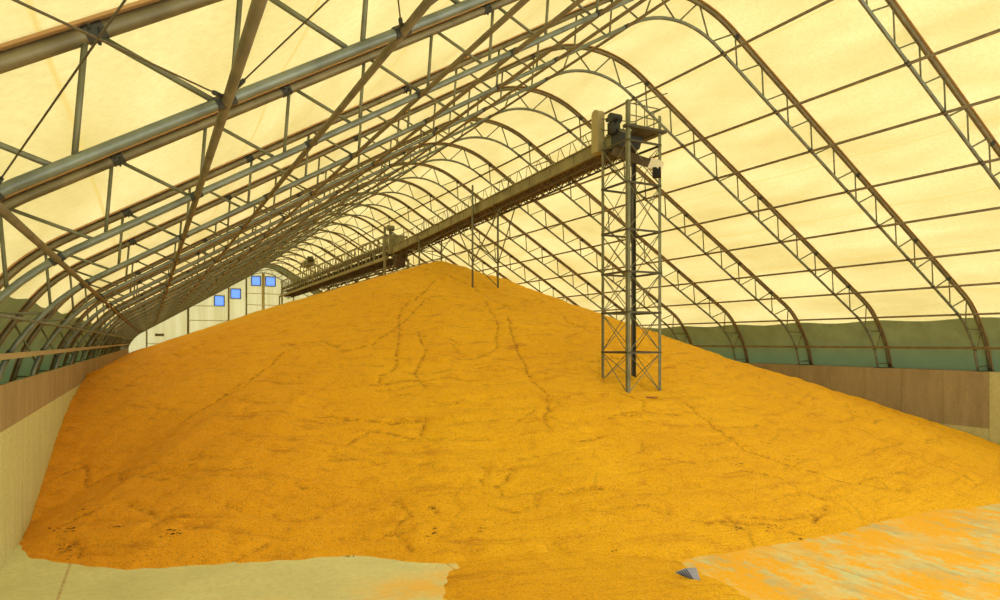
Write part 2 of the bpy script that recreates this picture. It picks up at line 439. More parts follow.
# back gable with its posts, girts and windows
gab = offset(OUTF, 0.05)
WINS = [(7.26, 8.52, 4.60, 6.00), (9.22, 10.50, 5.62, 6.95), (11.75, 12.98, 7.40, 8.72), (13.52, 14.85, 7.40, 8.72)]
def gable(name, y, wins, m, door=None):
    bm = bmesh.new()
    def strip(x0, x1, zlo, zhi=None):      # column piece under the arch
        n = max(1, int((x1 - x0) / 0.4)); prev = None
        for k in range(n + 1):
            x = x0 + (x1 - x0) * k / n
            top = zhi if zhi is not None else Z(at_h(offset(OUT, 0.05), abs(x - XM))[1])
            a = bm.verts.new((x, y, zlo)); b = bm.verts.new((x, y, max(top, zlo)))
            if prev: bm.faces.new((prev[0], a, b, prev[1]))
            prev = (a, b)
    xs = sorted({-3.4, 30.0} | {w[0] for w in wins} | {w[1] for w in wins} | ({door[0], door[1]} if door else set()))
    for x0, x1 in zip(xs, xs[1:]):
        w = [w for w in wins if w[0] <= x0 + .01 and w[1] >= x1 - .01]
        if w: strip(x0, x1, 0, Z(w[0][2])); strip(x0, x1, Z(w[0][3]))
        elif door and door[0] <= x0 + .01 and door[1] >= x1 - .01: strip(x0, x1, door[2])
        else: strip(x0, x1, 0)
    me = bpy.data.meshes.new(name); bm.to_mesh(me); bm.free(); me.materials.append(m)
    o = bpy.data.objects.new(name, me); C.objects.link(o); return struct(o)
wb_ = gable('wall_back', YEND + 0.02, WINS, M['gable'])
def ytop(x): return Z(at_h(INN, abs(x - XM))[1])
for x, w in ((-0.35, .16), (4.25, .26), (9.0, .20), (11.15, .20), (13.25, .34), (15.65, .20), (20.5, .2), (25, .2)):
    MB().box(x - w / 2, x + w / 2, YEND - 0.22, YEND - 0.02, 0, ytop(x)).build('gable_post', M['post'] if w < .3 else M['girt'], wb_)
for x0, x1, z in ((4.4, 8.9, 2.75), (4.4, 7.2, 4.6), (11.25, 15.55, 4.9), (11.25, 15.55, 6.4), (-0.3, 4.1, -0.2)):
    MB().box(x0, x1, YEND - 0.12, YEND - 0.02, Z(z) - .04, Z(z) + .04).build('gable_girt', M['girt'], wb_)
for k, (x0, x1, z0, z1) in enumerate(WINS):
    f = MB(); t = 0.09; y0, y1 = YEND - 0.10, YEND + 0.08
    f.box(x0, x0 + t, y0, y1, Z(z0), Z(z1)).box(x1 - t, x1, y0, y1, Z(z0), Z(z1)).box(x0 + t, x1 - t, y0, y1, Z(z0), Z(z0) + t).box(x0 + t, x1 - t, y0, y1, Z(z1) - t, Z(z1))
    wo = struct(f.build('window_%d' % (k + 1), M['winframe']))
    MB().box(x0 + t, x1 - t, YEND, YEND + 0.01, Z(z0) + t, Z(z1) - t).build('pane', M['pane'], wo)
sg = MB().box(0.55, 1.55, YEND - 0.14, YEND - 0.03, Z(0.72), Z(1.05)).build('sign_box', M['post'])  # small dark sign on the gable, built as a plain box
tag(sg, 'small dark vent box high on the pale gable wall, left of the windows', 'sign')

# ------------------------------------------------------------------ arched trusses
PUR = [(1.85, 8.66), (4.1, 7.24), (5.77, 6.24), (7.64, 5.12), (9.38, 4.07), (11.15, 3.01), (12.73, 2.06), (14.35, 1.06)]
GIRT = (15.5, -0.24)
tr_o = Vector((XM, 0, WALLTOP))
def L(p, y=0): return (p[0], y, Z(p[1]) - WALLTOP)          # local to the truss empty
def part(mb, name, m, smooth=True): return mb.build(name, m, None, None, smooth)
shared = []
shared.append(part(MB().tube([L(p) for p in OUTF], 0.066, 10), 'outer_chord', M['outer']))
shared.append(part(MB().tube([L(p) for p in INF], 0.050, 10), 'inner_chord', M['galv']))
ked = offset(OUTF, 0.062); ked2 = offset(OUTF, 0.088); kb = MB()
for (a, b) in zip(ked, ked2): kb.v += [Vector(L(a, -.09)), Vector(L(a, .05)), Vector(L(b, .05)), Vector(L(b, -.09))]
for i in range(len(ked) - 1):
    for q in range(4): kb.f.append((4 * i + q, 4 * i + (q + 1) % 4, 4 * i + 4 + (q + 1) % 4, 4 * i + 4 + q))
shared.append(part(kb, 'cover_strip', M['keder'], False))
webs = []
s_f = [SI[i] for i in range(len(INN)) if INN[i][0] <= 12.73][-1]; 
i_f = max(i for i in range(len(INN)) if INN[i][0] <= 12.73); s_f = SI[i_f] + hypot(12.73 - INN[i_f][0], 2.06 - INN[i_f][1])
panel = s_f / 11; inner = []; k = 0
while k * panel < SI[-1] - 0.3: inner.append(at_s(INN, SI, k * panel)); k += 1
def web(a, b):
    d = Vector((b[0] - a[0], b[1] - a[1])).normalized()
    for sgn in (1, -1):
        A = L((sgn * (a[0] + d.x * 0.05), a[1] + d.y * 0.05)); B = L((sgn * (b[0] - d.x * 0.06), b[1] - d.y * 0.06))
        webs.append(part(MB().tube([A, B], 0.026, 6), 'web_brace', M['web']))
for k in range(len(inner) - 1):
    a, b = inner[k], inner[k + 1]; mid = ((a[0] + b[0]) / 2, (a[1] + b[1]) / 2)
    d = Vector((b[0] - a[0], b[1] - a[1])).normalized()
    o_ = nearest(OUT, (mid[0] - d.y * 0.9, mid[1] + d.x * 0.9))
    o1 = nearest(OUT, (mid[0] + d.y * -0.87, mid[1] + d.x * 0.87))
    o2 = (o_[0] - d.x * .03, o_[1] - d.y * .03); o3 = (o_[0] + d.x * .03, o_[1] + d.y * .03)
    a2 = (a[0] + d.x * .06, a[1] + d.y * .06); b2 = (b[0] - d.x * .06, b[1] - d.y * .06)
    web(a2, o2); web(b2, o3)
web(at_h(INN, 15.74), at_h(OUT, 16.62))
tr_full, tr_simple = [], []
clamps = []
for sgn in (1, -1):
    for h, z in PUR + [GIRT]:
        p = nearest(INN, (h, z)); i = min(range(len(INN)), key=lambda q: abs(INN[q][0] - p[0]) + abs(INN[q][1] - p[1]))
        a, b = INN[max(i - 1, 0)], INN[min(i + 1, len(INN) - 1)]; d = Vector((b[0] - a[0], b[1] - a[1])).normalized()
        A = (sgn * (p[0] - d.x * .085), p[1] - d.y * .085); B = (sgn * (p[0] + d.x * .085), p[1] + d.y * .085)
        mb = MB().tube([L(A), L(B)], 0.060, 8)
        c = (sgn * (p[0] + d.y * .03), p[1] - d.x * .03)
        n_ = (sgn * d.y, -d.x)
        for yy in (-.09, .09): mb.bar(L(c, yy), L((c[0] + n_[0] * -.06, c[1] - n_[1] * .06), yy), .02, .04)
        clamps.append(part(mb, 'clamp', M['dark'], False))
    for h in (2.3, 8.1, 11.45, 13.62):
        p = at_h(OUT, h); q = at_h(OUT, h + .13)
        mb = MB().tube([L((sgn * p[0], p[1])), L((sgn * q[0], q[1]))], 0.076, 8)
        for dh in (.03, .10): mb.tube([L((sgn * (h + dh), p[1] - .02), -.10), L((sgn * (h + dh), p[1] - .12), .02)], .014, 5)
        clamps.append(part(mb, 'splice', M['dark'], False))
plates = [part(MB().box(s * 16.9 if s < 0 else 15.68, -15.68 if s < 0 else 16.9, -.13, .13, 0.0, 0.025), 'base_plate', M['dark'], False) for s in (-1, 1)]
protoparts = shared + webs + clamps + plates
used = set()
ns = list(range(-2, 21))
for n in ns:
    k = n + 2
    if n == -2: lab = 'grey arched lattice truss overhead, nearest the camera, holding the tops of the cables'
    elif n == -1: lab = 'arched lattice truss with the thickest grey chord crossing the top left corner'
    elif n == 20: lab = 'farthest arched lattice truss, standing right against the windowed gable wall'
    elif n == 19: lab = 'arched lattice truss at the front edge of the green band before the gable'
    elif n < 9: lab = 'arched lattice truss, %s one behind the thickest truss at the top left' % ORD[n]
    else: lab = 'distant arched lattice truss, %s one in front of the windowed gable wall' % ORD[19 - n]
    e = empty('arched_truss', (XM, YN(n), WALLTOP), lab, 'truss', 'arched roof trusses')
    for p in protoparts:
        if p.name in used: c = p.copy(); C.objects.link(c)
        else: c = p; used.add(p.name)
        c.parent = e

# ------------------------------------------------------------------ purlins and girts (continuous tubes along the hall)
y0, y1 = YN(-3) + .05, YEND - 0.25
for sgn, side in ((-1, 'left'), (1, 'right')):
    for k, (h, z) in enumerate(reversed(PUR)):
        p = nearest(INN, (h, z)); i = min(range(len(INN)), key=lambda q: abs(INN[q][0] - p[0]) + abs(INN[q][1] - p[1]))
        a, b = INN[max(i - 1, 0)], INN[min(i + 1, len(INN) - 1)]; d = Vector((b[0] - a[0], b[1] - a[1])).normalized()
        x = XM + sgn * (p[0] - abs(d.y) * 0.02); zz = Z(p[1] - d.x * 0.02)
        o = MB().tube([(0, y, 0) for y in (y0, (y0 + y1) / 2, y1)], 0.042, 8).build('purlin', M['brown'], None, None, True)
        o.location = (x, 0, zz)
        where = ('lowest brown' if k == 0 else ORD[k] + ' brown') if k < 7 else 'topmost brown'
        tag(o, '%s purlin tube running under the %s roof slope%s' % (where, side, '' if k in (0, 7) else ', counted up from the wall'), 'purlin', 'roof purlins')
    p = GIRT
    o = MB().box(-.025, .025, y0, y1, -.05, .05).build('girt_rail', M['pale'] if sgn < 0 else M['brown'])
    o.location = (XM + sgn * (p[0] - 0.085), 0, Z(p[1]))
    tag(o, 'pale rail along the truss legs just above the left wall' if sgn < 0 else 'thin brown rail along the truss legs above the right wall', 'rail')

# crossed cables in the nearest bay on the left and knee bracing rods beside the left wall
def purpt(k, n, sgn=-1):
    h, z = list(reversed(PUR))[k]; return Vector((XM + sgn * h, YN(n), Z(z)))
cabs = [((0, -1), (1, -2), 'thin cable rising from the lowest left purlin at the thickest truss'),
        ((1, -1), (0, -2), 'thin cable crossing the top left corner down to the second left purlin'),
        ((1, -1), (2, -2), 'thin cable rising right from the second left purlin at the thickest truss'),
        ((2, -1), (1, -2), 'thin cable rising left from the third left purlin at the thickest truss'),
        ((2, -1), (3, -2), 'thin cable rising right from the third left purlin at the thickest truss')]
for a, b, lab in cabs:
    A, B = purpt(*a), purpt(*b); A.z += .03; B.z += .03; d = (B - A).normalized()
    mb = MB().tube([A, B], 0.007, 6)
    tb = MB().tube([A + d * .12, A + d * .32], 0.02, 6)
    e = empty('brace_cable', tuple(A), lab, 'cable', 'cross bracing cables')
    mb.build('cable', M['cable'], e, A, True); tb.build('turnbuckle', M['dark'], e, A, True)
o = MB().tube([(0, y, 0) for y in (y0, (y0 + y1) / 2, y1)], 0.028, 8).build('girt_rail', M['galv'], None, None, True)
o.location = (XM - 15.12 + .03, 0, Z(0.36)); tag(o, 'thin grey rail along the bend of the left truss legs, above the pale rail', 'rail')

# ------------------------------------------------------------------ corn pile
AX, AY, AZ, SL = XM, 31.6, 4.24, 0.366
FOOT_A = [-60, -47.7, -43, -36.8, -31.7, -27.2, -22.5, -16.8, -11.8, 1, 7.3, 14, 22, 45, 60]
FOOT_R = [21.6, 21.4, 22.5, 22.9, 22.2, 21.8, 22.3, 22.5, 22.9, 22.6, 22.8, 23.5, 24.0, 24.0, 23.0]
def to_world(px, py, iters=6):
    """the point where a sight line meets the ideal pile surface (placing the slips where they lie)"""
    u, v = px - 150.0, 342.0 - py; c, s = cos(TH), sin(TH)
    lo, hi = 4.0, 60.0
    def g(zc):
        X = u * c * zc / FPX; Y = (zc - X * s) / c; return v * zc / FPX - base_h(X, Y), X, Y
    z = lo
    while z < hi:
        if g(z)[0] < 0: break
        z += 0.1
    return g(z)[1], g(z)[2]
def base_h(x, y):
    if y < AY: r = hypot(x - AX, y - AY)
    else:
        r = abs(x - AX)
    if y < AY:
        a = math.degrees(atan2(x - AX, AY - y)); k = float(np.interp(a, FOOT_A, FOOT_R)) / 22.75
        t = min(1, max(0, (r - 11) / 9)); t = t * t * (3 - 2 * t); r *= 1 + (1 / k - 1) * t
    r = sqrt(r * r + 0.12) - 0.25
    return AZ - SL * r
SLIPS = [[(410, 300), (399, 315), (398, 345), (392, 370), (376, 382)], [(425, 300), (412, 315), (396, 328)], [(417, 330), (425, 348), (417, 375), (424, 388)],
    [(290, 345), (320, 341), (345, 352), (372, 345), (395, 330)], [(180, 425), (220, 400), (255, 378), (285, 352), (320, 340)],
    [(365, 421), (395, 423), (425, 418)], [(345, 445), (370, 432), (420, 434), (425, 420)], [(485, 301), (497, 320), (497, 345), (480, 356), (450, 361)],
    [(508, 318), (516, 345), (528, 370), (548, 395), (547, 432)], [(580, 441), (600, 434)], [(52, 478), (86, 462), (92, 482), (105, 474), (122, 470), (124, 480)],
    [(130, 505), (160, 517), (195, 517)], [(50, 532), (75, 520), (90, 513)], [(60, 555), (72, 545), (85, 556)], [(660, 390), (690, 408), (715, 428), (745, 450), (800, 470), (850, 482), (900, 490)],
    [(700, 525), (725, 522), (760, 525), (800, 535)], [(815, 510), (828, 508), (815, 525)], [(740, 470), (780, 480), (820, 500)], [(430, 505), (438, 512)], [(560, 495), (600, 490)],
    [(435, 280), (425, 292), (415, 300)], [(445, 275), (470, 283), (492, 300)]]
segs = []
for pl in SLIPS:
    w = [to_world(*p) for p in pl]; fine = [w[0]]
    for a, b in zip(w, w[1:]):
        L_ = hypot(b[0] - a[0], b[1] - a[1]); n_ = max(1, int(L_ / 0.35))
        for q in range(1, n_ + 1):
            x, y = a[0] + (b[0] - a[0]) * q / n_, a[1] + (b[1] - a[1]) * q / n_
            fine.append((x + 0.16 * noise.noise((x * 2, y * 2, 31)), y + 0.16 * noise.noise((x * 2, y * 2, 41))))
    segs += [(a, b, 1.0) for a, b in zip(fine, fine[1:])]
rs = random.Random(21)
for _ in range(210):                                   # small slips: mostly level steps, some running down the slope
    an = math.radians(rs.uniform(-46, 44)); rd = 3 + 19 * sqrt(rs.random()); down = rs.random() < .3
    p = (AX + rd * sin(an), AY - rd * cos(an)); k_ = rs.randint(2, 7); st_ = rs.uniform(.35, .9)
    for q in range(k_):
        if down: rd += rs.uniform(.1, .35); an += rs.uniform(-.25, .25) / rd
        else: an += rs.uniform(.12, .4) / rd; rd += rs.uniform(-.12, .12)
        q2 = (AX + rd * sin(an), AY - rd * cos(an)); segs.append((p, q2, st_)); p = q2
GS = 0.052
xs = np.arange(XWL + 0.004, XWR, GS); ysf = np.arange(7.4, AY + 0.5, GS); ysb = np.arange(AY + 0.6, YEND - 0.05, 0.45)
ys = np.concatenate([ysf, ysb])
nx, ny = len(xs), len(ys)
GX, GY = np.meshgrid(xs, ys)
H = np.zeros_like(GX)
for j in range(ny):
    for i in range(nx):
        x, y = GX[j, i], GY[j, i]
        h = base_h(x, y)
        toe = 0.35 if (y < AY and hypot(x - AX, y - AY) > 20.5) else 1
        h += 0.10 * noise.noise((x * .25, y * .25, 0)) + 0.06 * toe * noise.noise((x * .9, y * .9, 3))
        if y < AY:
            ang = atan2(x - AX, AY - y); r = hypot(x - AX, y - AY)
            h += 0.07 * toe * noise.noise((ang * 14, r * .25, 7)) * min(1, r / 4)               # run-down furrows
            h += 0.045 * noise.noise((ang * 5, r * 2.6, 9)) + 0.035 * noise.noise((x * 2.6, y * 2.6, 5))    # terraces
        H[j, i] = h
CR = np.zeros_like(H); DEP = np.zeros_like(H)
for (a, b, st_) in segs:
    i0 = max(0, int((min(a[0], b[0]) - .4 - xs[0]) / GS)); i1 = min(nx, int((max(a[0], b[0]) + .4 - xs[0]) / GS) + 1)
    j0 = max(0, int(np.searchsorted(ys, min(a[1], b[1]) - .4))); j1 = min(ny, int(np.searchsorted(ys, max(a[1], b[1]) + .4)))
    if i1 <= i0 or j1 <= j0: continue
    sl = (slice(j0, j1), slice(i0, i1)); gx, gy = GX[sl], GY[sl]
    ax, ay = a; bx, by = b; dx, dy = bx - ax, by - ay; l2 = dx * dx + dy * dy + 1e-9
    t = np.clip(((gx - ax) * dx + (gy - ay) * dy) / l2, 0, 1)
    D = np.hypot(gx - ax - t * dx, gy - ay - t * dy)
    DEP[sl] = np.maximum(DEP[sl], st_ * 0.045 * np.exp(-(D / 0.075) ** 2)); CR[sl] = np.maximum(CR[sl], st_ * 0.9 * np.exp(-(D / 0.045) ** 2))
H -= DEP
me = bpy.data.meshes.new('corn_pile')
verts = np.stack([GX, GY, H + CAMZ], -1).reshape(-1, 3)
keep = (H + CAMZ > -0.06)
idx = -np.ones(nx * ny, int); faces = []
kf = keep.reshape(-1)
q = [(j * nx + i) for j in range(ny - 1) for i in range(nx - 1)]
for a in q:
    if kf[a] and kf[a + 1] and kf[a + nx] and kf[a + nx + 1]: faces.append((a, a + 1, a + nx + 1, a + nx))
usedv = np.unique(np.array(faces).reshape(-1)); idx[usedv] = np.arange(len(usedv))
me.from_pydata(verts[usedv].tolist(), [], [tuple(idx[list(f)]) for f in faces])
at_ = me.attributes.new('slip_shade', 'FLOAT', 'POINT'); at_.data.foreach_set('value', CR.reshape(-1)[usedv].astype(np.float32))  # how strongly the groove shade is painted at each point
for p in me.polygons: p.use_smooth = True
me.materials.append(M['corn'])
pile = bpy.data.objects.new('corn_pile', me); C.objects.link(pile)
tag(pile, 'huge golden heap of shelled corn filling the hall between the walls', 'corn pile'); pile['kind'] = 'stuff'
def surf(x, y):
    i = int(round((x - xs[0]) / GS)); j = int(np.searchsorted(ys, y)); return float(H[min(j, ny - 1), min(max(i, 0), nx - 1)]) + CAMZ

# thin spill of grain in front of the foot of the pile
sp = MB(); nX, nY = 90, 70; px0, px1, py0, py1 = 3.4, 9.6, 4.2, 11.6
def inside(x, y):
    cx, cy = 6.25, 8.3
    a = ((x - cx) / 2.15) ** 2 + ((y - cy) / 3.3) ** 2
    a += 0.35 * noise.noise((x * .8, y * .8, 11)) + 0.14 * noise.noise((x * 3, y * 3, 12))
    return 1 - a
for j in range(nY + 1):
    for i in range(nX + 1):
        x = px0 + (px1 - px0) * i / nX; y = py0 + (py1 - py0) * j / nY
        k = inside(x, y); sp.v.append(Vector((x, y, max(-0.01, min(0.10, 0.17 * k)) + (0.012 * noise.noise((x * 5, y * 5, 0)) if k > 0 else 0))))
for j in range(nY):
    for i in range(nX):
        a = j * (nX + 1) + i; f = (a, a + 1, a + nX + 2, a + nX + 1)
        if max(sp.v[q_].z for q_ in f) > -0.005: sp.f.append(f)
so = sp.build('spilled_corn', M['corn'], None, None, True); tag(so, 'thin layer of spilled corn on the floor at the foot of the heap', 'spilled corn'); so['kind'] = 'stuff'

# dark husks lying in patches on the pile
hb = MB(); rr = random.Random(8)
for (cx, cy, w, hh, num) in ((68, 551, 10, 6, 26), (72, 533, 8, 3, 12), (54, 533, 5, 3, 8), (116, 530, 7, 3, 10), (168, 535, 8, 3, 14), (180, 537, 3, 2, 6), (435, 533, 2, 2, 10), (427, 537, 3, 1, 4),
                             (432, 508, 5, 3, 8), (484, 532, 8, 2, 7), (298, 351, 1.5, 1, 4), (226, 396, 2, 1.5, 6), (86, 515, 6, 3, 10), (738, 531, 4, 2, 8), (775, 532, 10, 3, 10), (802, 543, 2, 1, 4),
                             (740, 467, 3, 3, 8), (815, 520, 4, 6, 8), (528, 563, 2, 1, 4), (614, 559, 2, 1, 4), (640, 453, 5, 1, 5), (350, 560, 4, 1.5, 7), (790, 458, 6, 4, 7), (445, 278, 6, 2, 10), (430, 284, 8, 4, 10)):
    for _ in range(int(num * .75)):
        X, Y = to_world(rr.gauss(cx, w * .55), rr.gauss(cy, hh * .55))
        z = surf(X, Y) + .012; a = rr.uniform(0, pi); l = rr.uniform(.015, .05); d = Vector((cos(a) * l, sin(a) * l * .8, -cos(a) * l * .0))
        if X < XWL + .1: continue
        hb.tube([Vector((X, Y, z)) - d, Vector((X, Y, z + .008)), Vector((X, Y, z)) + d], [.002, rr.uniform(.005, .013), .002], 5)
ho = hb.build('corn_husks', M['husk']); tag(ho, 'dark broken husks lying in small patches on the corn heap', 'husks'); ho['kind'] = 'stuff'

# grey-blue ribbed triangular scrap in the spilled grain
sx_, sy_ = 7.86, 8.2
e = empty('ribbed_scrap', (sx_, sy_, 0.10), 'small blue-grey triangular scrap with dark ribs, half buried in spilled corn', 'scrap')
rt = Vector((cos(TH), -sin(TH), 0)); up = Vector((0.25, 0.35, 0.9)).normalized()
up = Vector((0.10, 0.15, 1)).normalized()
poly = [rt * -.20 + up * .08, rt * -.02 + up * .145, rt * .15 + up * .155, rt * .22 + up * -.08]
mb = MB(); dn = Vector((sin(TH), cos(TH), 0)) * .02
nn = len(poly); mb.v += [p - dn for p in poly] + [p + dn for p in poly]
mb.f += [tuple(range(nn)), tuple(reversed(range(nn, 2 * nn)))] + [(k, k + nn, (k + 1) % nn + nn, (k + 1) % nn) for k in range(nn)]
mb.build('shell', M['scrap'], e)
def top_(t): return poly[0].lerp(poly[1], t / .5) if t < .5 else poly[1].lerp(poly[2], (t - .5) / .5)
for k in range(5):
    t = .06 + k * .105; a = top_(t); b = poly[0].lerp(poly[3], t + .22)
    MB().bar(a - dn * 1.2, b - dn * 1.2, .012, .014).build('rib', M['scrapdk'], e)
# red-brown plate by the tower foot
# ------------------------------------------------------------------ support tower
TX, TY, TS = 12.6, 15.62, 1.29
e = empty('support_tower', (TX + TS / 2, TY + TS / 2, 1.5), 'tall square lattice tower standing in the front slope of the corn heap', 'tower')
eo = Vector(e.location)
cor = [(TX, TY), (TX + TS, TY), (TX + TS, TY + TS), (TX, TY + TS)]
tops = [7.25, 6.95, 7.1, 6.3]
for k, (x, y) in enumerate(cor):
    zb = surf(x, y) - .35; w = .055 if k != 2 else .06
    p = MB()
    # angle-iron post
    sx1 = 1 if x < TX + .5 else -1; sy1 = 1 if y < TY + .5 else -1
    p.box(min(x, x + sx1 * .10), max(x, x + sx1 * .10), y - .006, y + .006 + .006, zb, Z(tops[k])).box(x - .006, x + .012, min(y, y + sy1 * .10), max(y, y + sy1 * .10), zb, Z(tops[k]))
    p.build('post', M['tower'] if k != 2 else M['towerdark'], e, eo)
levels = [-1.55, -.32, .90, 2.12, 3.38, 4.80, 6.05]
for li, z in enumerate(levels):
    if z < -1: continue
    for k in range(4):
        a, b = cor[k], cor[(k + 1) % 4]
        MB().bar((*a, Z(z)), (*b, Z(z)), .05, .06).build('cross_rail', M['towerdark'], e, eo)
for z0_, z1_ in zip(levels, levels[1:]):
    for k in range(4):
        a, b = cor[k], cor[(k + 1) % 4]
        za = max(Z(z0_), surf(*a) - .1); zb = max(Z(z0_), surf(*b) - .1)
        for (q0, q1, zz) in ((a, b, za), (b, a, zb)):
            MB().tube([(*q0, zz), (*q1, Z(z1_))], .014, 5).build('diagonal_brace', M['tower'], e, eo)
# platform and rails at the top
px_, py_ = TX - .05, TY - .05
pf = MB().box(TX - .1, TX + TS + .15, TY - .1, TY + .12, Z(6.42), Z(6.50)).box(TX + TS - .1, TX + TS + .15, TY + .12, TY + TS + .1, Z(6.42), Z(6.50)).box(TX + .5, TX + TS - .1, TY + .12, TY + TS * .5, Z(6.44), Z(6.48))
pf.build('platform', M['towerdark'], e, eo)
for za in (6.8, 7.15):
    for k in (0, 1, 2): MB().tube([(*cor[k], Z(za)), (*cor[(k + 1) % 4], Z(za - (.1 if k == 2 else 0)))], .018, 6).build('guard_rail', M['tower'], e, eo)
for fx, fy in ((.5, 0), (1, .5), (.5, 1), (.25, 0), (1, .25)):
    MB().tube([(TX + TS * fx, TY + TS * fy, Z(6.45)), (TX + TS * fx, TY + TS * fy, Z(7.18))], .016, 6).build('rail_post', M['tower'], e, eo)
MB().tube([(TX + .2, TY, Z(7.15)), (TX + 1.1, TY - .5, Z(7.45))], .018, 6).build('outrigger', M['tower'], e, eo)
# funnel hanging inside the tower
fn = MB().tube([(TX + TS * .62, TY + TS * .62, Z(5.0)), (TX + TS * .62, TY + TS * .62, Z(4.55)), (TX + TS * .62, TY + TS * .62, Z(3.1))], [.10, .075, .03], 8)
fo = fn.build('drop_funnel', M['towerdark'], None, (TX + TS * .62, TY + TS * .62, Z(3.1)), True); fo.location = (TX + TS * .62, TY + TS * .62, Z(3.1))
tag(fo, 'narrow dark funnel hanging inside the lattice tower', 'funnel')
rp = MB().bar((13.0, 15.25, 0), (13.32, 15.12, 0), .12, .02)
for v in rp.v: v.z += surf(13.15, 15.2) + .02
tag(rp.build('steel_plate', M['redplate']), 'small red-brown plate lying on the corn at the foot of the lattice tower', 'plate')

# ------------------------------------------------------------------ inclined conveyor from the tower back over the ridge
CX = XM; HW = .40
def ztop(y): return Z(6.52 - (y - 17) * 0.0375)
ya, yb = TY + TS - .12, 38.0
e = empty('inclined_conveyor', (CX, ya, ztop(ya)), 'long belt conveyor rising from the heap top to the head of the lattice tower', 'conveyor')
eo = Vector(e.location)
def seg(y0, y1, x, z0, z1, w, h): return ((x, y0, ztop(y0) + z0), (x, y1, ztop(y1) + z1), w, h)
for s in (-1, 1):
    MB().bar((CX + s * HW, ya, ztop(ya) - .2), (CX + s * HW, yb, ztop(yb) - .2), .04, .40).build('side_plate', M['trough'], e, eo)
    # flanges and stiffeners
    m_ = MB().bar((CX + s * (HW + .03), ya, ztop(ya)), (CX + s * (HW + .03), yb, ztop(yb)), .10, .03).bar((CX + s * (HW + .03), ya, ztop(ya) - .4), (CX + s * (HW + .03), yb, ztop(yb) - .4), .12, .04)
    y = ya + .6
    while y < yb: m_.box(CX + s * (HW + .02) - .03, CX + s * (HW + .02) + .03, y - .02, y + .02, ztop(y) - .4, ztop(y)); y += 1.5
    m_.build('flange', M['trough'], e, eo)
    # light lattice rail over the trough
    r_ = MB().tube([(CX + s * HW, ya + .4, ztop(ya) + .46), (CX + s * HW, yb, ztop(yb) + .46)], .02, 6); y = ya + .4; k = 0
    while y < yb - .5:
        r_.tube([(CX + s * HW, y, ztop(y)), (CX + s * HW, y + .30, ztop(y) + .46)], .017, 5).tube([(CX + s * HW, y + .38, ztop(y) + .46), (CX + s * HW, y + .5, ztop(y))], .012, 5); y += .75
    r_.build('top_rail', M['trough'], e, eo)
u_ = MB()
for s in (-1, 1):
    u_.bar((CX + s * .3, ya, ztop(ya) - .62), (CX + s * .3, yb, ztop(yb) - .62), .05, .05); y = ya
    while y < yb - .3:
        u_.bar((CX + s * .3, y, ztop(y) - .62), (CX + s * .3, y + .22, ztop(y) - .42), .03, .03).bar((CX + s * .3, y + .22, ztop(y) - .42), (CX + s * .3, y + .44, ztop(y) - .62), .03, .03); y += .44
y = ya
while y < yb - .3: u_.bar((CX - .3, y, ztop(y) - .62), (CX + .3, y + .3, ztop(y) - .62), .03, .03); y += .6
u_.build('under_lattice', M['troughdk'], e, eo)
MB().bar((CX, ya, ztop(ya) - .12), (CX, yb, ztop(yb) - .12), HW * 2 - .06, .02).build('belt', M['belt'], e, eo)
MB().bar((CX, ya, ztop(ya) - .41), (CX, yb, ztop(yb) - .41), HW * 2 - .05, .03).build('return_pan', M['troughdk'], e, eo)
# head: rounded hood, drive motor, drum
hd = []
for k in range(11): a = pi * k / 10; hd.append((.17 * cos(a), 0.75 + .17 * sin(a)))
hy = TY + TS + .35
prof = [(hy + p[0], ztop(hy) + p[1]) for p in hd] + [(hy - .17, ztop(hy) - .45), (hy + .17, ztop(hy) - .45)]
MB().prism(prof, 'x', CX - HW - .32, CX - HW - .05).build('hood', M['cover'], e, eo)
mt = MB().tube([(CX - HW - .18, hy - .62, ztop(hy) + .52), (CX - HW + .2, hy - .62, ztop(hy) + .52)], .15, 10).tube([(CX - HW - .05, hy - .95, ztop(hy) + .45), (CX - HW - .05, hy - .3, ztop(hy) + .55)], .07, 8).box(CX - HW - .15, CX - HW + .12, hy - .75, hy - .45, ztop(hy) + .02, ztop(hy) + .4)
mt.build('drive_motor', M['motor'], e, eo, True)
MB().prism([(TY + .62, ztop(TY) - .10), (TY + .95, ztop(TY) + .15), (hy - .2, ztop(hy) + .1), (hy - .2, ztop(hy) - .5), (TY + .8, ztop(TY) - .45)], 'x', CX - HW - .02, CX + HW + .02).build('head_box', M['motor'], e, eo)
# discharge spout
s0 = Vector((12.75, 16.5, Z(5.93))); s1 = Vector((13.42, 15.45, Z(5.36)))
so_ = empty('discharge_spout', tuple(s0), 'brown box spout slanting down from the tower head with a pale end', 'spout')
MB().bar(s0, s1, .26, .24).build('duct', M['troughdk'], so_, s0)
d_ = (s1 - s0).normalized()
MB().bar(s1 - d_ * .06, s1 + d_ * .26, .32, .32).build('end_box', M['white'], so_, s0)
q0 = s1 + d_ * .12 + Vector((-.05, -.05, -.16))
MB().bar(q0 + Vector((.02, 0, .06)), q0 + Vector((-.02, -.04, -.2)), .24, .22).build('outlet', M['black'], so_, s0)

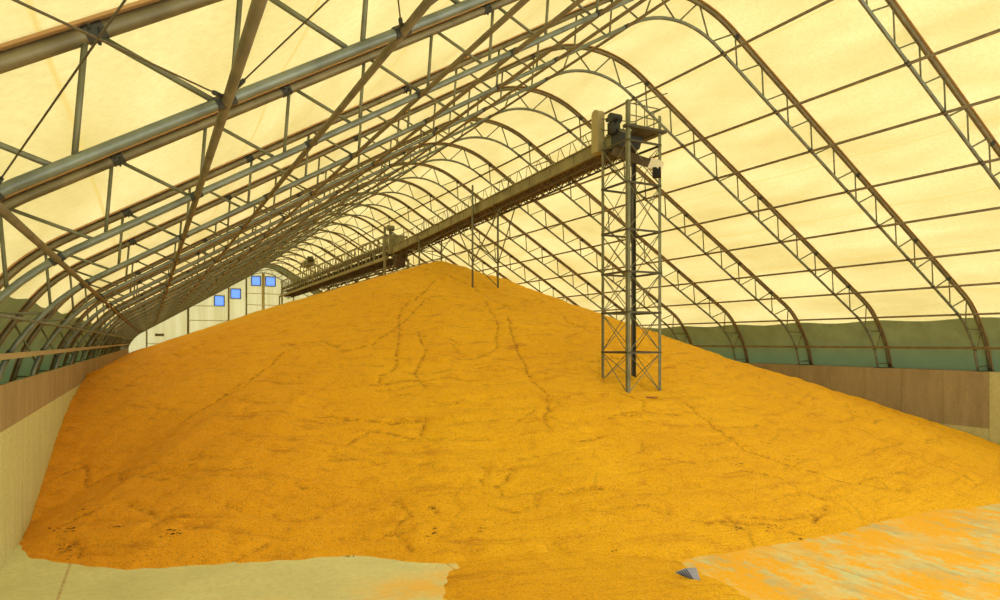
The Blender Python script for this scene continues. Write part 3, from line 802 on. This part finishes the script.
# trestles under the near conveyor
def trestle(y, xa, xb, topA, topB, knee, label):
    b0 = surf((xa + xb) / 2, y); e = empty('trestle', ((xa + xb) / 2, y, b0), label, 'trestle', 'conveyor trestles'); eo = Vector(e.location)
    for x, t in ((xa, topA), (xb, topB)):
        MB().tube([(x, y, surf(x, y) - .3), (x, y, t)], .045, 8).build('post', M['tower'], e, eo, True)
    zk = Z(knee)
    for x in (xa, xb):
        sd_ = 1 if x > CX else -1
        for dy in (-2.2, 2.2):
            if y + dy > ya: MB().tube([(x, y, zk), (CX + sd_ * .34, y + dy, ztop(y + dy) - .62)], .028, 6).build('knee_brace', M['tower'], e, eo, True)
    zt = min(topA, topB) - .9
    lo = max(surf(xa, y), surf(xb, y))
    MB().tube([(xa, y, zk), (xb, y, min(zt, zk + .75))], .02, 6).build('cross_brace', M['tower'], e, eo, True)
    MB().tube([(xa, y, zk + .9), (xb, y, zk)], .02, 6).build('cross_brace', M['tower'], e, eo, True)
    MB().tube([(xa, y, zk), (xb, y, lo + .05)], .02, 6).build('cross_brace', M['tower'], e, eo, True)
trestle(26.6, 12.72, 14.0, Z(7.0), ztop(26.6) - .4, 3.55, 'two-post trestle with slanting knee braces standing just in front of the heap top')
trestle(33.2, 12.72, 14.0, ztop(33.2) - .4, ztop(33.2) - .4, 4.9, 'short two-post trestle half hidden behind the peak of the heap')

# ------------------------------------------------------------------ far conveyor gallery along the ridge
ga, gb = 38.4, 75.5
e = empty('conveyor_gallery', (CX, ga, Z(5.0)), 'long lattice gallery carrying the belt back along the ridge toward the gable', 'conveyor gallery')
eo = Vector(e.location)
for s in (-1, 1):
    x = CX + s * .62
    MB().bar((x, ga, Z(5.12)), (x, gb, Z(5.05)), .10, .20).build('bottom_chord', M['trough'], e, eo)
    MB().bar((x, ga, Z(6.45)), (x, gb, Z(6.62)), .07, .10).build('top_chord', M['trough'], e, eo)
    m_ = MB(); y = ga; k = 0
    while y < gb - .5:
        t0 = Z(6.45 + (y - ga) * .0046); m_.bar((x, y, Z(5.1)), (x, y, t0), .05, .05); m_.bar((x, y, Z(5.1) if k % 2 else t0), (x, y + .9, t0 if k % 2 else Z(5.1)), .035, .035); y += .9; k += 1
    m_.build('side_lattice', M['trough'], e, eo)
    MB().bar((x - s * .1, ga, Z(5.75)), (x - s * .1, gb, Z(5.8)), .03, .30).build('belt_guard', M['troughdk'], e, eo)
MB().bar((CX, ga, Z(5.55)), (CX, gb, Z(5.55)), .8, .03).build('belt', M['belt'], e, eo)
wk = MB(); y = ga
while y < gb - .2: wk.bar((CX - .6, y, Z(5.02)), (CX + .6, y, Z(5.02)), .10, .08); y += .6
wk.build('deck_beams', M['troughdk'], e, eo)
# hanging service trays and brackets below the deck
y = ga + .5; rr = random.Random(3)
while y < gb - 1:
    d = rr.uniform(.35, .75) if y < 62 else .3
    q_ = (CX - .02, y + rr.uniform(-.4, .5), Z(5.0) - d)
    MB().bar((CX - .5, y, Z(5.0)), q_, .04, .04).bar((CX + .5, y, Z(5.0)), q_, .04, .04).build('hanging_bracket', M['troughdk'], e, eo); y += rr.uniform(.5, 1.0)
for s in (-.3, .25): MB().bar((CX + s, ga + .2, Z(4.55)), (CX + s, 58, Z(4.7)), .06, .10).build('service_tray', M['troughdk'], e, eo)
for y in (38.55, 75.3):
    for s in (-1, 1):
        MB().bar((CX + s * .75, y, surf(CX + s * .75, min(y, 90)) - .3), (CX + s * .75, y, Z(7.0 if y < 40 and s < 0 else 5.1)), .12, .12).build('leg', M['trough'], e, eo)
# transfer head between the two conveyors
e2 = empty('transfer_head', (CX, 38.2, Z(6.0)), 'boxy transfer head with a drum on top where the two conveyors meet', 'conveyor head'); eo2 = Vector(e2.location)
MB().box(CX - .25, CX + .3, 37.95, 38.35, Z(5.45), Z(6.45)).box(CX - .6, CX - .25, 38.1, 38.3, Z(5.3), Z(6.5)).build('casing', M['trough'], e2, eo2)
MB().tube([(CX - .72, 38.2, Z(6.85)), (CX - .3, 38.2, Z(6.85))], .17, 10).bar((CX - .5, 38.2, Z(6.5)), (CX - .5, 38.2, Z(6.8)), .16, .16).build('drum', M['tower'], e2, eo2, True)
MB().prism([(37.6, Z(5.3)), (37.9, Z(4.5)), (38.3, Z(4.5)), (38.5, Z(5.2))], 'x', CX - .3, CX + .3).build('hopper', M['troughdk'], e2, eo2)
e3 = empty('drive_unit', (CX, 63, Z(6.6)), 'small dark drive unit perched on the far part of the conveyor gallery', 'motor'); eo3 = Vector(e3.location)
MB().tube([(CX - .4, 62.4, Z(7.7)), (CX + .1, 62.4, Z(7.7))], .25, 10).build('motor', M['towerdark'], e3, eo3, True)
MB().box(CX - .35, CX + .35, 62.8, 65.5, Z(7.2), Z(7.7)).build('housing', M['trough'], e3, eo3)
f4 = MB()
for yy in (62.2, 63.5, 65.2):
    for s in (-1, 1): f4.bar((CX + s * .55, yy, Z(6.62)), (CX + s * .4, yy, Z(7.6)), .07, .07)
f4.build('frame', M['tower'], e3, eo3)
